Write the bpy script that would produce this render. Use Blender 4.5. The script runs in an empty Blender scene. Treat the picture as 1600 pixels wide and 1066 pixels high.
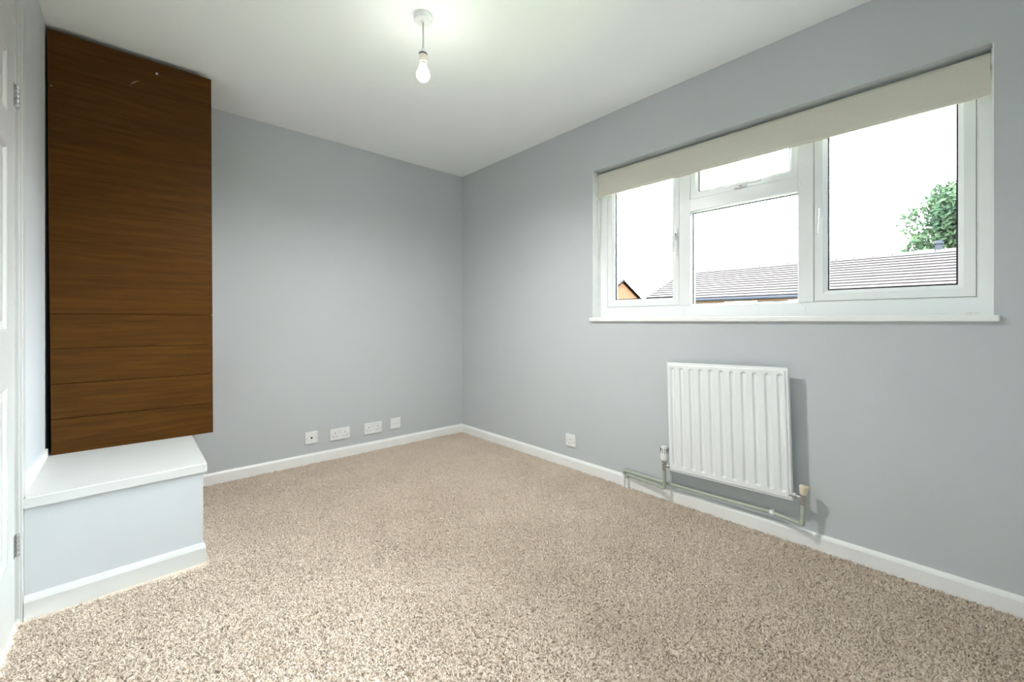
import bpy, bmesh, math, random
import numpy as np
from mathutils import Vector, Matrix

random.seed(7)
rng = np.random.default_rng(7)
SC = bpy.context.scene
C = SC.collection
PI = math.pi

# ------------------------------------------------------------------ camera, sky, exposure
CAM_H = 1.0415
cam_d = bpy.data.cameras.new('camera')
cam_d.sensor_width = 36.0
cam_d.lens = 36.0 * 663 / 1600
cam_d.shift_y = -31 / 1600
cam_d.clip_start = 0.02
cam_d.clip_end = 300
cam = bpy.data.objects.new('camera', cam_d)
cam.location = (0, 0, CAM_H)
cam.rotation_euler = (PI / 2, 0, math.radians(47.95 - 90))
C.objects.link(cam)
SC.camera = cam

world = bpy.data.worlds.new('overcast_sky')
SC.world = world
world.use_nodes = True
bg = world.node_tree.nodes['Background']
bg.inputs['Color'].default_value = (0.90, 0.97, 1.04, 1)
SKY = 30.0                                  # zenith luminance; standard overcast sky: L = Lz (1 + 2 sin h) / 3
_N, _L = world.node_tree.nodes, world.node_tree.links
_tc = _N.new('ShaderNodeTexCoord')
_sx = _N.new('ShaderNodeSeparateXYZ'); _L.new(_tc.outputs['Generated'], _sx.inputs[0])
_mr = _N.new('ShaderNodeMapRange')
_mr.inputs['From Min'].default_value = 0.0; _mr.inputs['From Max'].default_value = 1.0
_mr.inputs['To Min'].default_value = SKY / 3; _mr.inputs['To Max'].default_value = SKY
_L.new(_sx.outputs['Z'], _mr.inputs['Value']); _L.new(_mr.outputs['Result'], bg.inputs['Strength'])

SC.view_settings.view_transform = 'Standard'
SC.view_settings.look = 'None'
SC.view_settings.gamma = 1.0
SC.view_settings.use_curve_mapping = False
SC.view_settings.exposure = 1.87
SC.cycles.max_bounces = 16
SC.cycles.diffuse_bounces = 10
SC.cycles.transparent_max_bounces = 16

# room (metres): wall_back at y = YB, wall_right (window) at x = XR, wall_left at x = XL
XR, YB, XL, YF, ZC = 2.331, 3.287, -0.285, -0.42, 2.40
WT = 0.27                                   # outer wall thickness
WY0, WY1, WZ0, WZ1 = -0.028, 1.768, 1.045, 2.055

# portal: emits nothing, only tells the renderer that the sky enters through the window opening
pl = bpy.data.lights.new('window_portal', 'AREA')
pl.shape = 'RECTANGLE'
pl.size = WY1 - WY0
pl.size_y = WZ1 - WZ0
pl.cycles.is_portal = True
po = bpy.data.objects.new('window_portal', pl)
po.location = (XR + WT - 0.01, (WY0 + WY1) / 2, (WZ0 + WZ1) / 2)
po.rotation_euler = Vector((-1, 0, 0)).to_track_quat('-Z', 'Z').to_euler()
C.objects.link(po)


# ------------------------------------------------------------------ materials
def node_mat(name):
    m = bpy.data.materials.new(name)
    m.use_nodes = True
    nt = m.node_tree
    return m, nt, nt.nodes['Principled BSDF']


def paint(name, col, rough=0.5, var=0.04, scale=6.0, bump=0.0, bscale=200.0, metallic=0.0, spec=0.5, detail=3.0, stretch=(1, 1, 1)):
    """procedural paint / plastic / metal: base colour with soft variation and a fine relief"""
    m, nt, p = node_mat(name)
    N, L = nt.nodes, nt.links
    tc = N.new('ShaderNodeTexCoord')
    mp = N.new('ShaderNodeMapping')
    mp.inputs['Scale'].default_value = stretch
    L.new(tc.outputs['Object'], mp.inputs['Vector'])
    n = N.new('ShaderNodeTexNoise')
    n.inputs['Scale'].default_value = scale
    n.inputs['Detail'].default_value = detail
    L.new(mp.outputs['Vector'], n.inputs['Vector'])
    r = N.new('ShaderNodeValToRGB')
    r.color_ramp.elements[0].position = 0.3
    r.color_ramp.elements[1].position = 0.7
    r.color_ramp.elements[0].color = [max(0, c * (1 - var)) for c in col] + [1]
    r.color_ramp.elements[1].color = [min(1, c * (1 + var)) for c in col] + [1]
    L.new(n.outputs['Fac'], r.inputs['Fac'])
    L.new(r.outputs['Color'], p.inputs['Base Color'])
    p.inputs['Roughness'].default_value = rough
    p.inputs['Metallic'].default_value = metallic
    p.inputs['Specular IOR Level'].default_value = spec
    if bump:
        n2 = N.new('ShaderNodeTexNoise')
        n2.inputs['Scale'].default_value = bscale
        n2.inputs['Detail'].default_value = 2
        L.new(tc.outputs['Object'], n2.inputs['Vector'])
        b = N.new('ShaderNodeBump')
        b.inputs['Strength'].default_value = bump
        b.inputs['Distance'].default_value = 0.002
        L.new(n2.outputs['Fac'], b.inputs['Height'])
        L.new(b.outputs['Normal'], p.inputs['Normal'])
    return m


M = {}
M['wall'] = paint('grey_wall_paint', (0.534, 0.565, 0.586), 0.75, 0.015, 1.5, 0.06, 120, spec=0.25)
M['ceiling'] = paint('ceiling_paint', (0.905, 0.93, 0.925), 0.85, 0.01, 1.2, 0.08, 90, spec=0.2)
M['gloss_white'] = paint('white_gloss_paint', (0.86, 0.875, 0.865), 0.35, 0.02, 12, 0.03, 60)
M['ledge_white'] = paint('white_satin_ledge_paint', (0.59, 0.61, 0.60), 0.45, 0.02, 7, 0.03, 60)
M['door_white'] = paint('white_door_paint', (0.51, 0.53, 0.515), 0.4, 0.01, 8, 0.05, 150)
M['upvc'] = paint('white_upvc', (0.82, 0.85, 0.855), 0.3, 0.01, 5)
M['gasket'] = paint('black_rubber_gasket', (0.03, 0.03, 0.035), 0.6, 0.05)
M['blind'] = paint('cream_blind_fabric', (0.72, 0.70, 0.62), 0.9, 0.03, 300, 0.05, 900, spec=0.1)
_nt = M['blind'].node_tree                                   # light glows through the fabric
_tr = _nt.nodes.new('ShaderNodeBsdfTranslucent'); _tr.inputs['Color'].default_value = (0.72, 0.70, 0.62, 1)
_mx = _nt.nodes.new('ShaderNodeMixShader'); _mx.inputs[0].default_value = 0.10
_nt.links.new(_nt.nodes['Principled BSDF'].outputs[0], _mx.inputs[1]); _nt.links.new(_tr.outputs[0], _mx.inputs[2])
_nt.links.new(_mx.outputs[0], _nt.nodes['Material Output'].inputs['Surface'])
M['rad'] = paint('white_radiator_enamel', (0.79, 0.82, 0.83), 0.35, 0.01, 6)
M['plastic'] = paint('white_plastic', (0.82, 0.84, 0.84), 0.3, 0.01, 20)
M['cream_plastic'] = paint('aged_cream_plastic', (0.70, 0.62, 0.46), 0.45, 0.05, 40)
M['dark'] = paint('dark_slot', (0.02, 0.02, 0.02), 0.6, 0.05)
M['grey_print'] = paint('grey_moulding', (0.55, 0.55, 0.54), 0.5, 0.03, 60)
M['chrome'] = paint('worn_chrome', (0.52, 0.53, 0.54), 0.25, 0.10, 60, metallic=0.9)
M['pipe'] = paint('grey_green_painted_pipe', (0.40, 0.44, 0.37), 0.45, 0.06, 30, 0.05, 200)
M['cable'] = paint('white_flex', (0.55, 0.56, 0.50), 0.5, 0.03)
M['holder'] = paint('cream_lampholder', (0.72, 0.66, 0.58), 0.4, 0.02)
M['earth'] = paint('mottled_lawn', (0.10, 0.13, 0.06), 0.9, 0.4, 1.5, detail=8)  # mottled green-brown ground colour
M['bark'] = paint('bark', (0.10, 0.08, 0.06), 0.9, 0.3, 12, 0.5, 30)
M['fascia'] = paint('pale_grey_fascia', (0.012, 0.013, 0.016), 0.7, 0.05, spec=0.0)
M['tile'] = paint('dark_slate_roof_tile', (0.024, 0.0212, 0.0208), 0.9, 0.15, 2.0, 0.2, 40, detail=8, spec=0.0)
M['tile_edge'] = paint('tile_edge_shadow', (0.0045, 0.0034, 0.0034), 0.9, 0.3, 3.0, spec=0.0)  # shadow lines under the tile courses, put into the colour of the butts
M['house_glass'] = paint('house_window_glass', (0.03, 0.035, 0.04), 0.08, 0.1)


def wood_mat():
    m, nt, p = node_mat('dark_stained_wood')
    N, L = nt.nodes, nt.links
    tc = N.new('ShaderNodeTexCoord')
    oi = N.new('ShaderNodeObjectInfo')
    add = N.new('ShaderNodeVectorMath'); add.operation = 'ADD'
    sc = N.new('ShaderNodeVectorMath'); sc.operation = 'SCALE'
    sc.inputs[0].default_value = (7.3, 3.1, 9.7)
    L.new(oi.outputs['Random'], sc.inputs['Scale'])
    L.new(tc.outputs['Object'], add.inputs[0]); L.new(sc.outputs['Vector'], add.inputs[1])
    mp = N.new('ShaderNodeMapping'); mp.inputs['Scale'].default_value = (1.6, 4.0, 26.0)
    L.new(add.outputs['Vector'], mp.inputs['Vector'])
    n = N.new('ShaderNodeTexNoise'); n.inputs['Scale'].default_value = 2.2; n.inputs['Detail'].default_value = 8
    n.inputs['Roughness'].default_value = 0.62; n.inputs['Distortion'].default_value = 0.6
    L.new(mp.outputs['Vector'], n.inputs['Vector'])
    r = N.new('ShaderNodeValToRGB')
    e = r.color_ramp.elements
    e[0].position = 0.18; e[0].color = (0.046, 0.0170, 0.0016, 1)
    e[1].position = 0.88; e[1].color = (0.122, 0.050, 0.0070, 1)
    x = e.new(0.52); x.color = (0.080, 0.032, 0.0035, 1)
    L.new(n.outputs['Fac'], r.inputs['Fac'])
    # fine grain lines
    mp2 = N.new('ShaderNodeMapping'); mp2.inputs['Scale'].default_value = (5, 5, 260)
    L.new(add.outputs['Vector'], mp2.inputs['Vector'])
    n2 = N.new('ShaderNodeTexNoise'); n2.inputs['Scale'].default_value = 1.5; n2.inputs['Detail'].default_value = 4
    L.new(mp2.outputs['Vector'], n2.inputs['Vector'])
    mx = N.new('ShaderNodeMix'); mx.data_type = 'RGBA'; mx.blend_type = 'MULTIPLY'
    mx.inputs['Factor'].default_value = 0.30
    L.new(r.outputs['Color'], mx.inputs[6]); L.new(n2.outputs['Fac'], mx.inputs[7])
    hs = N.new('ShaderNodeHueSaturation'); hs.inputs['Value'].default_value = 1.1
    L.new(mx.outputs[2], hs.inputs['Color'])
    L.new(hs.outputs['Color'], p.inputs['Base Color'])
    p.inputs['Roughness'].default_value = 0.42
    p.inputs['Specular IOR Level'].default_value = 0.14
    b = N.new('ShaderNodeBump'); b.inputs['Strength'].default_value = 0.12; b.inputs['Distance'].default_value = 0.001
    L.new(n2.outputs['Fac'], b.inputs['Height']); L.new(b.outputs['Normal'], p.inputs['Normal'])
    return m


M['wood'] = wood_mat()


def carpet_mat(name, tuft):
    m, nt, p = node_mat(name)
    N, L = nt.nodes, nt.links
    tc = N.new('ShaderNodeTexCoord')
    n = N.new('ShaderNodeTexNoise'); n.inputs['Scale'].default_value = 130; n.inputs['Detail'].default_value = 4
    n.inputs['Roughness'].default_value = 0.7
    L.new(tc.outputs['Object'], n.inputs['Vector'])
    r = N.new('ShaderNodeValToRGB')
    r.color_ramp.elements[0].position = 0.3; r.color_ramp.elements[0].color = (0.54, 0.44, 0.348, 1)
    r.color_ramp.elements[1].position = 0.7; r.color_ramp.elements[1].color = (0.92, 0.82, 0.71, 1)
    L.new(n.outputs['Fac'], r.inputs['Fac'])
    # tread marks: the pile lies differently in broad patches
    n3 = N.new('ShaderNodeTexNoise'); n3.inputs['Scale'].default_value = 3.2; n3.inputs['Detail'].default_value = 5
    L.new(tc.outputs['Object'], n3.inputs['Vector'])
    r3 = N.new('ShaderNodeValToRGB')
    r3.color_ramp.elements[0].position = 0.35; r3.color_ramp.elements[0].color = (0.92, 0.91, 0.90, 1)
    r3.color_ramp.elements[1].position = 0.65; r3.color_ramp.elements[1].color = (1, 1, 1, 1)
    L.new(n3.outputs['Fac'], r3.inputs['Fac'])
    mx = N.new('ShaderNodeMix'); mx.data_type = 'RGBA'; mx.blend_type = 'MULTIPLY'; mx.inputs['Factor'].default_value = 1
    L.new(r.outputs['Color'], mx.inputs[6]); L.new(r3.outputs['Color'], mx.inputs[7])
    L.new(mx.outputs[2], p.inputs['Base Color'])
    p.inputs['Roughness'].default_value = 0.95
    p.inputs['Specular IOR Level'].default_value = 0.1
    if not tuft:
        b = N.new('ShaderNodeBump'); b.inputs['Strength'].default_value = 0.8; b.inputs['Distance'].default_value = 0.004
        L.new(n.outputs['Fac'], b.inputs['Height']); L.new(b.outputs['Normal'], p.inputs['Normal'])
    return m


M['carpet'] = carpet_mat('beige_carpet', False)
M['tuft'] = carpet_mat('beige_carpet_tufts', True)


def glass_mat():
    m = bpy.data.materials.new('clear_glass')
    m.use_nodes = True
    nt = m.node_tree; N, L = nt.nodes, nt.links
    N.remove(N['Principled BSDF'])
    t = N.new('ShaderNodeBsdfTransparent'); t.inputs['Color'].default_value = (0.97, 0.985, 0.975, 1)
    g = N.new('ShaderNodeBsdfGlossy'); g.inputs['Roughness'].default_value = 0.02
    f = N.new('ShaderNodeFresnel'); f.inputs['IOR'].default_value = 1.45
    mx = N.new('ShaderNodeMixShader')
    L.new(f.outputs['Fac'], mx.inputs[0]); L.new(t.outputs[0], mx.inputs[1]); L.new(g.outputs[0], mx.inputs[2])
    L.new(mx.outputs[0], N['Material Output'].inputs['Surface'])
    return m


M['glass'] = glass_mat()


def emit_mat(name, col, s):
    m, nt, p = node_mat(name)
    p.inputs['Base Color'].default_value = (0.9, 0.9, 0.88, 1)
    p.inputs['Emission Color'].default_value = (*col, 1)
    p.inputs['Emission Strength'].default_value = s
    return m


M['bulb'] = emit_mat('glowing_bulb_glass', (1.0, 0.97, 0.9), 8.0)


def brick_mat():
    m, nt, p = node_mat('orange_brick')
    N, L = nt.nodes, nt.links
    tc = N.new('ShaderNodeTexCoord')
    sx = N.new('ShaderNodeSeparateXYZ'); L.new(tc.outputs['Object'], sx.inputs[0])
    ad = N.new('ShaderNodeMath'); ad.operation = 'ADD'
    L.new(sx.outputs['X'], ad.inputs[0]); L.new(sx.outputs['Y'], ad.inputs[1])
    cb = N.new('ShaderNodeCombineXYZ'); L.new(ad.outputs[0], cb.inputs['X']); L.new(sx.outputs['Z'], cb.inputs['Y'])
    b = N.new('ShaderNodeTexBrick')
    b.inputs['Scale'].default_value = 1.0
    b.inputs['Brick Width'].default_value = 0.225; b.inputs['Row Height'].default_value = 0.075
    b.inputs['Mortar Size'].default_value = 0.008
    b.inputs['Color1'].default_value = (0.055, 0.024, 0.0125, 1)
    b.inputs['Color2'].default_value = (0.045, 0.0185, 0.0095, 1)
    b.inputs['Mortar'].default_value = (0.05, 0.04, 0.03, 1)
    L.new(cb.outputs[0], b.inputs['Vector'])
    L.new(b.outputs['Color'], p.inputs['Base Color'])
    p.inputs['Roughness'].default_value = 0.9
    p.inputs['Specular IOR Level'].default_value = 0.0
    return m


M['brick'] = brick_mat()


def leaf_mat():
    m, nt, p = node_mat('tree_leaf')
    N, L = nt.nodes, nt.links
    tc = N.new('ShaderNodeTexCoord')
    n = N.new('ShaderNodeTexNoise'); n.inputs['Scale'].default_value = 1.3; n.inputs['Detail'].default_value = 5
    L.new(tc.outputs['Object'], n.inputs['Vector'])
    r = N.new('ShaderNodeValToRGB')
    r.color_ramp.elements[0].position = 0.35; r.color_ramp.elements[0].color = (0.011, 0.0195, 0.0125, 1)
    r.color_ramp.elements[1].position = 0.65; r.color_ramp.elements[1].color = (0.0215, 0.032, 0.0155, 1)
    L.new(n.outputs['Fac'], r.inputs['Fac']); L.new(r.outputs['Color'], p.inputs['Base Color'])
    p.inputs['Roughness'].default_value = 0.8
    p.inputs['Specular IOR Level'].default_value = 0.0
    return m


M['leaf'] = leaf_mat()


# ------------------------------------------------------------------ mesh helpers
def box(bm, x0, x1, y0, y1, z0, z1, bevel=0.0, seg=2):
    v = [bm.verts.new(p) for p in ((x0, y0, z0), (x1, y0, z0), (x1, y1, z0), (x0, y1, z0),
                                   (x0, y0, z1), (x1, y0, z1), (x1, y1, z1), (x0, y1, z1))]
    f = [bm.faces.new([v[i] for i in q]) for q in
         ((0, 3, 2, 1), (4, 5, 6, 7), (0, 1, 5, 4), (1, 2, 6, 5), (2, 3, 7, 6), (3, 0, 4, 7))]
    if bevel:
        es = {e for g in f for e in g.edges}
        bmesh.ops.bevel(bm, geom=list(es), offset=bevel, segments=seg, profile=0.5, affect='EDGES')


def prism(bm, pts, axis, a, b):
    """closed outline pts (2-D) swept from a to b along axis ('x','y','z')"""
    def P(p, t):
        return {'x': (t, p[0], p[1]), 'y': (p[0], t, p[1]), 'z': (p[0], p[1], t)}[axis]
    A = [bm.verts.new(P(p, a)) for p in pts]
    B = [bm.verts.new(P(p, b)) for p in pts]
    n = len(pts)
    bm.faces.new(A); bm.faces.new(B[::-1])
    for i in range(n):
        j = (i + 1) % n
        bm.faces.new((A[i], B[i], B[j], A[j]))


def lathe(bm, prof, origin, axis=(0, 0, 1), seg=24):
    """profile [(radius, distance along axis)] turned round axis"""
    ax = Vector(axis).normalized()
    u = ax.orthogonal().normalized(); w = ax.cross(u)
    o = Vector(origin)
    rings = []
    for r, h in prof:
        if r < 1e-6:
            rings.append([bm.verts.new(o + ax * h)])
        else:
            rings.append([bm.verts.new(o + ax * h + (u * math.cos(2 * PI * k / seg) + w * math.sin(2 * PI * k / seg)) * r) for k in range(seg)])
    for a, b in zip(rings, rings[1:]):
        for k in range(seg):
            k2 = (k + 1) % seg
            if len(a) == 1 and len(b) == 1:
                continue
            if len(a) == 1:
                bm.faces.new((a[0], b[k], b[k2]))
            elif len(b) == 1:
                bm.faces.new((a[k], b[0], a[k2]))
            else:
                bm.faces.new((a[k], b[k], b[k2], a[k2]))
    if len(rings[0]) > 1:
        bm.faces.new(rings[0][::-1])
    if len(rings[-1]) > 1:
        bm.faces.new(rings[-1])


def tube(bm, pts, r, seg=12, bend=0.0, bseg=5):
    """round tube along pts, corners rounded with radius bend"""
    P = [Vector(p) for p in pts]
    if bend:
        Q = [P[0]]
        for a, b, c in zip(P, P[1:], P[2:]):
            d1 = (a - b); d2 = (c - b)
            k = min(bend, d1.length * 0.49, d2.length * 0.49)
            s = b + d1.normalized() * k; e = b + d2.normalized() * k
            for i in range(bseg + 1):
                t = i / bseg
                Q.append(s * (1 - t) ** 2 + b * 2 * t * (1 - t) + e * t ** 2)
        Q.append(P[-1]); P = Q
    n = len(P)
    up = None
    rings = []
    for i in range(n):
        d = (P[min(i + 1, n - 1)] - P[max(i - 1, 0)]).normalized()
        if up is None:
            up = d.orthogonal().normalized()
        up = (up - d * up.dot(d)).normalized()
        w = d.cross(up)
        rr = r[i] if isinstance(r, (list, tuple)) else r
        rings.append([bm.verts.new(P[i] + (up * math.cos(2 * PI * k / seg) + w * math.sin(2 * PI * k / seg)) * rr) for k in range(seg)])
    for a, b in zip(rings, rings[1:]):
        for k in range(seg):
            k2 = (k + 1) % seg
            bm.faces.new((a[k], b[k], b[k2], a[k2]))
    bm.faces.new(rings[0][::-1]); bm.faces.new(rings[-1])


def ring_x(bm, y0, y1, z0, z1, prof):
    """mitred rectangular frame in the Y-Z plane; prof = closed loop of (inset, x)"""
    L = []
    for (i, x) in prof:
        L.append([bm.verts.new(p) for p in ((x, y0 + i, z0 + i), (x, y1 - i, z0 + i), (x, y1 - i, z1 - i), (x, y0 + i, z1 - i))])
    n = len(L)
    for k in range(n):
        a, b = L[k], L[(k + 1) % n]
        for c in range(4):
            d = (c + 1) % 4
            bm.faces.new((a[c], a[d], b[d], b[c]))


def obj(name, bm, mat, parent=None, smooth=False, origin=None):
    bmesh.ops.recalc_face_normals(bm, faces=bm.faces)
    me = bpy.data.meshes.new(name)
    if origin is not None:
        bmesh.ops.translate(bm, verts=bm.verts, vec=-Vector(origin))
    bm.to_mesh(me); bm.free()
    for m in (mat if isinstance(mat, (list, tuple)) else [mat]):
        me.materials.append(M[m])
    if smooth:
        for p in me.polygons:
            p.use_smooth = True
        me.set_sharp_from_angle(angle=math.radians(40))
    o = bpy.data.objects.new(name, me)
    C.objects.link(o)
    if origin is not None:
        o.location = origin
    if parent is not None:
        o.parent = parent
        if origin is None:
            o.matrix_parent_inverse = Matrix.Translation(parent.location).inverted() if not any(parent.rotation_euler) else parent.matrix_basis.inverted()
        else:
            o.location = Vector(origin) - parent.location
    return o


def thing(name, label, cat, loc, group=None, kind=None):
    o = bpy.data.objects.new(name, None)
    o.empty_display_size = 0.05
    C.objects.link(o)
    o.location = loc
    if kind:
        o['kind'] = kind
    if label:
        o['label'] = label
    if cat:
        o['category'] = cat
    if group:
        o['group'] = group
    return o


def structure(o, label=None, cat=None):
    o['kind'] = 'structure'
    if label:
        o['label'] = label
    if cat:
        o['category'] = cat
    return o


def nb():
    return bmesh.new()


# ------------------------------------------------------------------ room shell
bm = nb(); box(bm, XL - 0.15, XR + WT, YF - 0.15, YB + 0.15, -0.12, 0.0)
floor = structure(obj('floor', bm, 'carpet'), 'beige twist pile carpet covering the whole room floor', 'floor')
bm = nb(); box(bm, XL - 0.15, XR + WT, YF - 0.15, YB + 0.15, ZC, ZC + 0.12)
structure(obj('ceiling', bm, 'ceiling'), 'plain off-white painted ceiling above the grey walls', 'ceiling')
bm = nb(); box(bm, XL - 0.15, XR + WT, YB, YB + 0.15, 0, ZC)
structure(obj('wall_back', bm, 'wall'), 'pale grey wall with a row of low sockets', 'wall')
for x_, z_, r_ in ((1.7, 1.88, 0.004), (0.83, 1.345, 0.0045)):
    bm = nb(); lathe(bm, [(0, 0), (r_ * 0.6, 0.0004), (r_, 0.0016)], (x_, YB - 0.0012, z_), (0, 1, 0), 10)
    obj('nail_hole', bm, 'grey_print', bpy.data.objects['wall_back'])
bm = nb(); box(bm, XL - 0.15, XR + WT, YF - 0.15, YF, 0, ZC)
structure(obj('wall_front', bm, 'wall'), 'plain pale grey wall facing the row of low sockets', 'wall')
bm = nb()
box(bm, XR, XR + WT, YF, WY0, 0, ZC)
box(bm, XR, XR + WT, WY1, YB, 0, ZC)
box(bm, XR, XR + WT, WY0, WY1, 0, WZ0)
box(bm, XR, XR + WT, WY0, WY1, WZ1, ZC)
structure(obj('wall_right', bm, 'wall'), 'pale grey wall with the wide white window', 'wall')
DY0, DY1, DZ = 1.445, 2.212, 2.05            # door leaf opening in the left wall
bm = nb()
box(bm, XL - 0.12, XL, YF, DY0 - 0.03, 0, ZC)
box(bm, XL - 0.12, XL, DY1 + 0.03, YB, 0, ZC)
structure(obj('wall_left', bm, 'wall'), 'narrow strip of grey wall between white door frame and brown wood box', 'wall')

# white painted window reveal (plaster lining of the opening, in front of the frame)
bm = nb()
box(bm, XR + 0.001, XR + 0.0855, WY1 - 0.003, WY1 + 0.002, WZ0, WZ1 + 0.002)
structure(obj('trim_1', bm, 'gloss_white'), 'white painted window reveal beside the blind cord', 'reveal')
bm = nb()
box(bm, XR + 0.001, XR + 0.0855, WY0 - 0.002, WY0 + 0.003, WZ0, WZ1 + 0.002)
structure(obj('trim_3', bm, 'gloss_white'), 'white painted window reveal beside the largest pane', 'reveal')


def skirt_prof(h=0.075, t=0.015):
    return [(0, 0), (t, 0), (t, h - 0.016), (t - 0.003, h - 0.008), (t - 0.008, h - 0.001), (0, h)]


bm = nb()
prism(bm, [(YB - a, b) for a, b in skirt_prof()], 'x', 0.235, XR)
structure(obj('baseboard_back', bm, 'gloss_white'), 'white skirting board below the row of sockets', 'skirting')
bm = nb()
prism(bm, [(XR - a, b) for a, b in skirt_prof()], 'y', YF, YB - 0.015)
structure(obj('baseboard_right', bm, 'gloss_white'), 'long white skirting board below window and radiator', 'skirting')
bm = nb()
prism(bm, [(XL + a, b) for a, b in skirt_prof()], 'y', YF, DY0 - 0.10)
structure(obj('baseboard_left', bm, 'gloss_white'), 'short white skirting board beside the panelled door', 'skirting')
bm = nb()
prism(bm, [(YF + a, b) for a, b in skirt_prof()], 'x', XL + 0.015, XR - 0.015)
structure(obj('baseboard_front', bm, 'gloss_white'), 'white skirting board on the wall without sockets', 'skirting')

# ------------------------------------------------------------------ carpet pile (real tufts)
def carpet_pile():
    X0, X1, Y0, Y1 = XL + 0.0, XR - 0.02, YF, YB - 0.02
    # density falls with distance from the doorway corner where single tufts can be seen
    n = 520000
    x = rng.uniform(X0, X1, n); y = rng.uniform(Y0, Y1, n)
    d = np.hypot(x, y)
    keep = rng.uniform(0, 1, n) < np.clip((2.0 / np.maximum(d, 0.9)) ** 2, 0.10, 1.0)
    keep &= ~((x < 0.262) & (y > 2.21))
    keep &= (d > 0.7)
    x, y = x[keep], y[keep]; n = len(x)
    d = np.hypot(x, y)
    w = rng.uniform(0.0018, 0.0031, n) * np.clip(d / 2.0, 1, 1.6)
    h = rng.uniform(0.005, 0.009, n)
    az = rng.uniform(0, 2 * PI, n); ln = rng.uniform(0.003, 0.010, n)
    tx, ty = np.cos(az) * ln, np.sin(az) * ln
    V = np.zeros((n, 5, 3), np.float32)
    rot = rng.uniform(0, 2 * PI, n)
    for k in range(3):
        a = rot + k * 2 * PI / 3
        V[:, k, 0] = x + np.cos(a) * w; V[:, k, 1] = y + np.sin(a) * w; V[:, k, 2] = -0.001
    # mid ring collapsed to an edge: a slightly curled strand with a blunt tip
    V[:, 3, 0] = x + tx * 0.8 + np.cos(rot) * w * .7; V[:, 3, 1] = y + ty * 0.8 + np.sin(rot) * w * .7; V[:, 3, 2] = h
    V[:, 4, 0] = x + tx * 1.3 - np.cos(rot) * w * .7; V[:, 4, 1] = y + ty * 1.3 - np.sin(rot) * w * .7; V[:, 4, 2] = h * 0.85
    tri = np.array([(0, 1, 3), (1, 4, 3), (1, 2, 4), (2, 0, 3), (2, 3, 4)], np.int32)
    F = (np.arange(n, dtype=np.int32)[:, None, None] * 5 + tri[None]).reshape(-1)
    me = bpy.data.meshes.new('carpet_pile')
    me.vertices.add(n * 5); me.vertices.foreach_set('co', V.reshape(-1))
    nt = n * 5
    me.loops.add(nt * 3); me.loops.foreach_set('vertex_index', F)
    me.polygons.add(nt)
    me.polygons.foreach_set('loop_start', np.arange(0, nt * 3, 3, dtype=np.int32))
    me.update(calc_edges=True); me.validate()
    me.materials.append(M['tuft'])
    o = bpy.data.objects.new('carpet_pile', me)
    C.objects.link(o)
    o.parent = floor
    o['kind'] = 'stuff'
    o['label'] = 'short beige twisted carpet tufts'


carpet_pile()

# ------------------------------------------------------------------ door with its frame in the left wall
door = structure(thing('door_1', None, None, (XL, (DY0 + DY1) / 2, 0)), 'white panelled door with chrome hinges in white frame', 'door')
FX = -0.2900                                                 # face of the door leaf
P6 = [(0.256, 0.831), (1.010, 1.606), (1.712, 1.913)]        # panel heights
ST, MU = 0.112, 0.10                                         # stile and muntin widths
ly0, ly1 = DY0 + 0.004, DY1 - 0.004
mid = (ly0 + ly1) / 2
cols = [(ly0 + ST, mid - MU / 2), (mid + MU / 2, ly1 - ST)]
bm = nb()
box(bm, FX - 0.040, FX - 0.0105, ly0, ly1, 0.012, DZ - 0.006)          # core of the leaf, behind the panels
box(bm, FX - 0.011, FX, ly0, ly0 + ST, 0.012, DZ - 0.006)
box(bm, FX - 0.011, FX, ly1 - ST, ly1, 0.012, DZ - 0.006)
zs = [0.012] + [z for p in P6 for z in p] + [DZ - 0.006]
for k in range(0, len(zs), 2):
    box(bm, FX - 0.011, FX, ly0 + ST, ly1 - ST, zs[k], zs[k + 1])
for z0, z1 in P6:
    box(bm, FX - 0.011, FX, mid - MU / 2, mid + MU / 2, z0, z1)
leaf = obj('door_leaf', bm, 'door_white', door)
for z0, z1 in P6:
    for y0, y1 in cols:
        bm = nb()
        pr = [(0, FX - 0.0105), (0, FX - 0.0005), (0.006, FX - 0.0015), (0.014, FX - 0.009), (0.030, FX - 0.0085), (0.042, FX - 0.004)]
        loops = []
        for i, x in pr:
            loops.append([bm.verts.new(p) for p in ((x, y0 + i, z0 + i), (x, y1 - i, z0 + i), (x, y1 - i, z1 - i), (x, y0 + i, z1 - i))])
        for a, b in zip(loops, loops[1:]):
            for c in range(4):
                bm.faces.new((a[c], a[(c + 1) % 4], b[(c + 1) % 4], b[c]))
        bm.faces.new(loops[-1]); bm.faces.new(loops[0][::-1])
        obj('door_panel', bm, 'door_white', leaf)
for zc in (1.81, 0.275):
    bm = nb()
    for k in range(5):
        z0 = zc - 0.0385 + k * 0.0155
        lathe(bm, [(0.0052, 0), (0.0058, 0.001), (0.0058, 0.0135), (0.0052, 0.0145)], (FX + 0.0055, DY1 - 0.001, z0), seg=12)
    hg = obj('hinge', bm, 'chrome', door, smooth=True)
    hg['label'] = 'chrome butt hinge'
    bm = nb()
    box(bm, FX, FX + 0.0015, DY1 - 0.024, DY1 - 0.005, zc - 0.038, zc + 0.038)
    obj('hinge_leaf', bm, 'chrome', hg)
for q in ((XL - 0.12, FX + 0.001, DY1, DY1 + 0.028, 0, ZC - 0.001), (XL - 0.12, FX + 0.001, DY0 - 0.028, DY0, 0, ZC - 0.001), (XL - 0.12, FX + 0.001, DY0, DY1, DZ, DZ + 0.028)):
    bm = nb(); box(bm, *q); obj('door_lining', bm, 'door_white', door)
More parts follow.
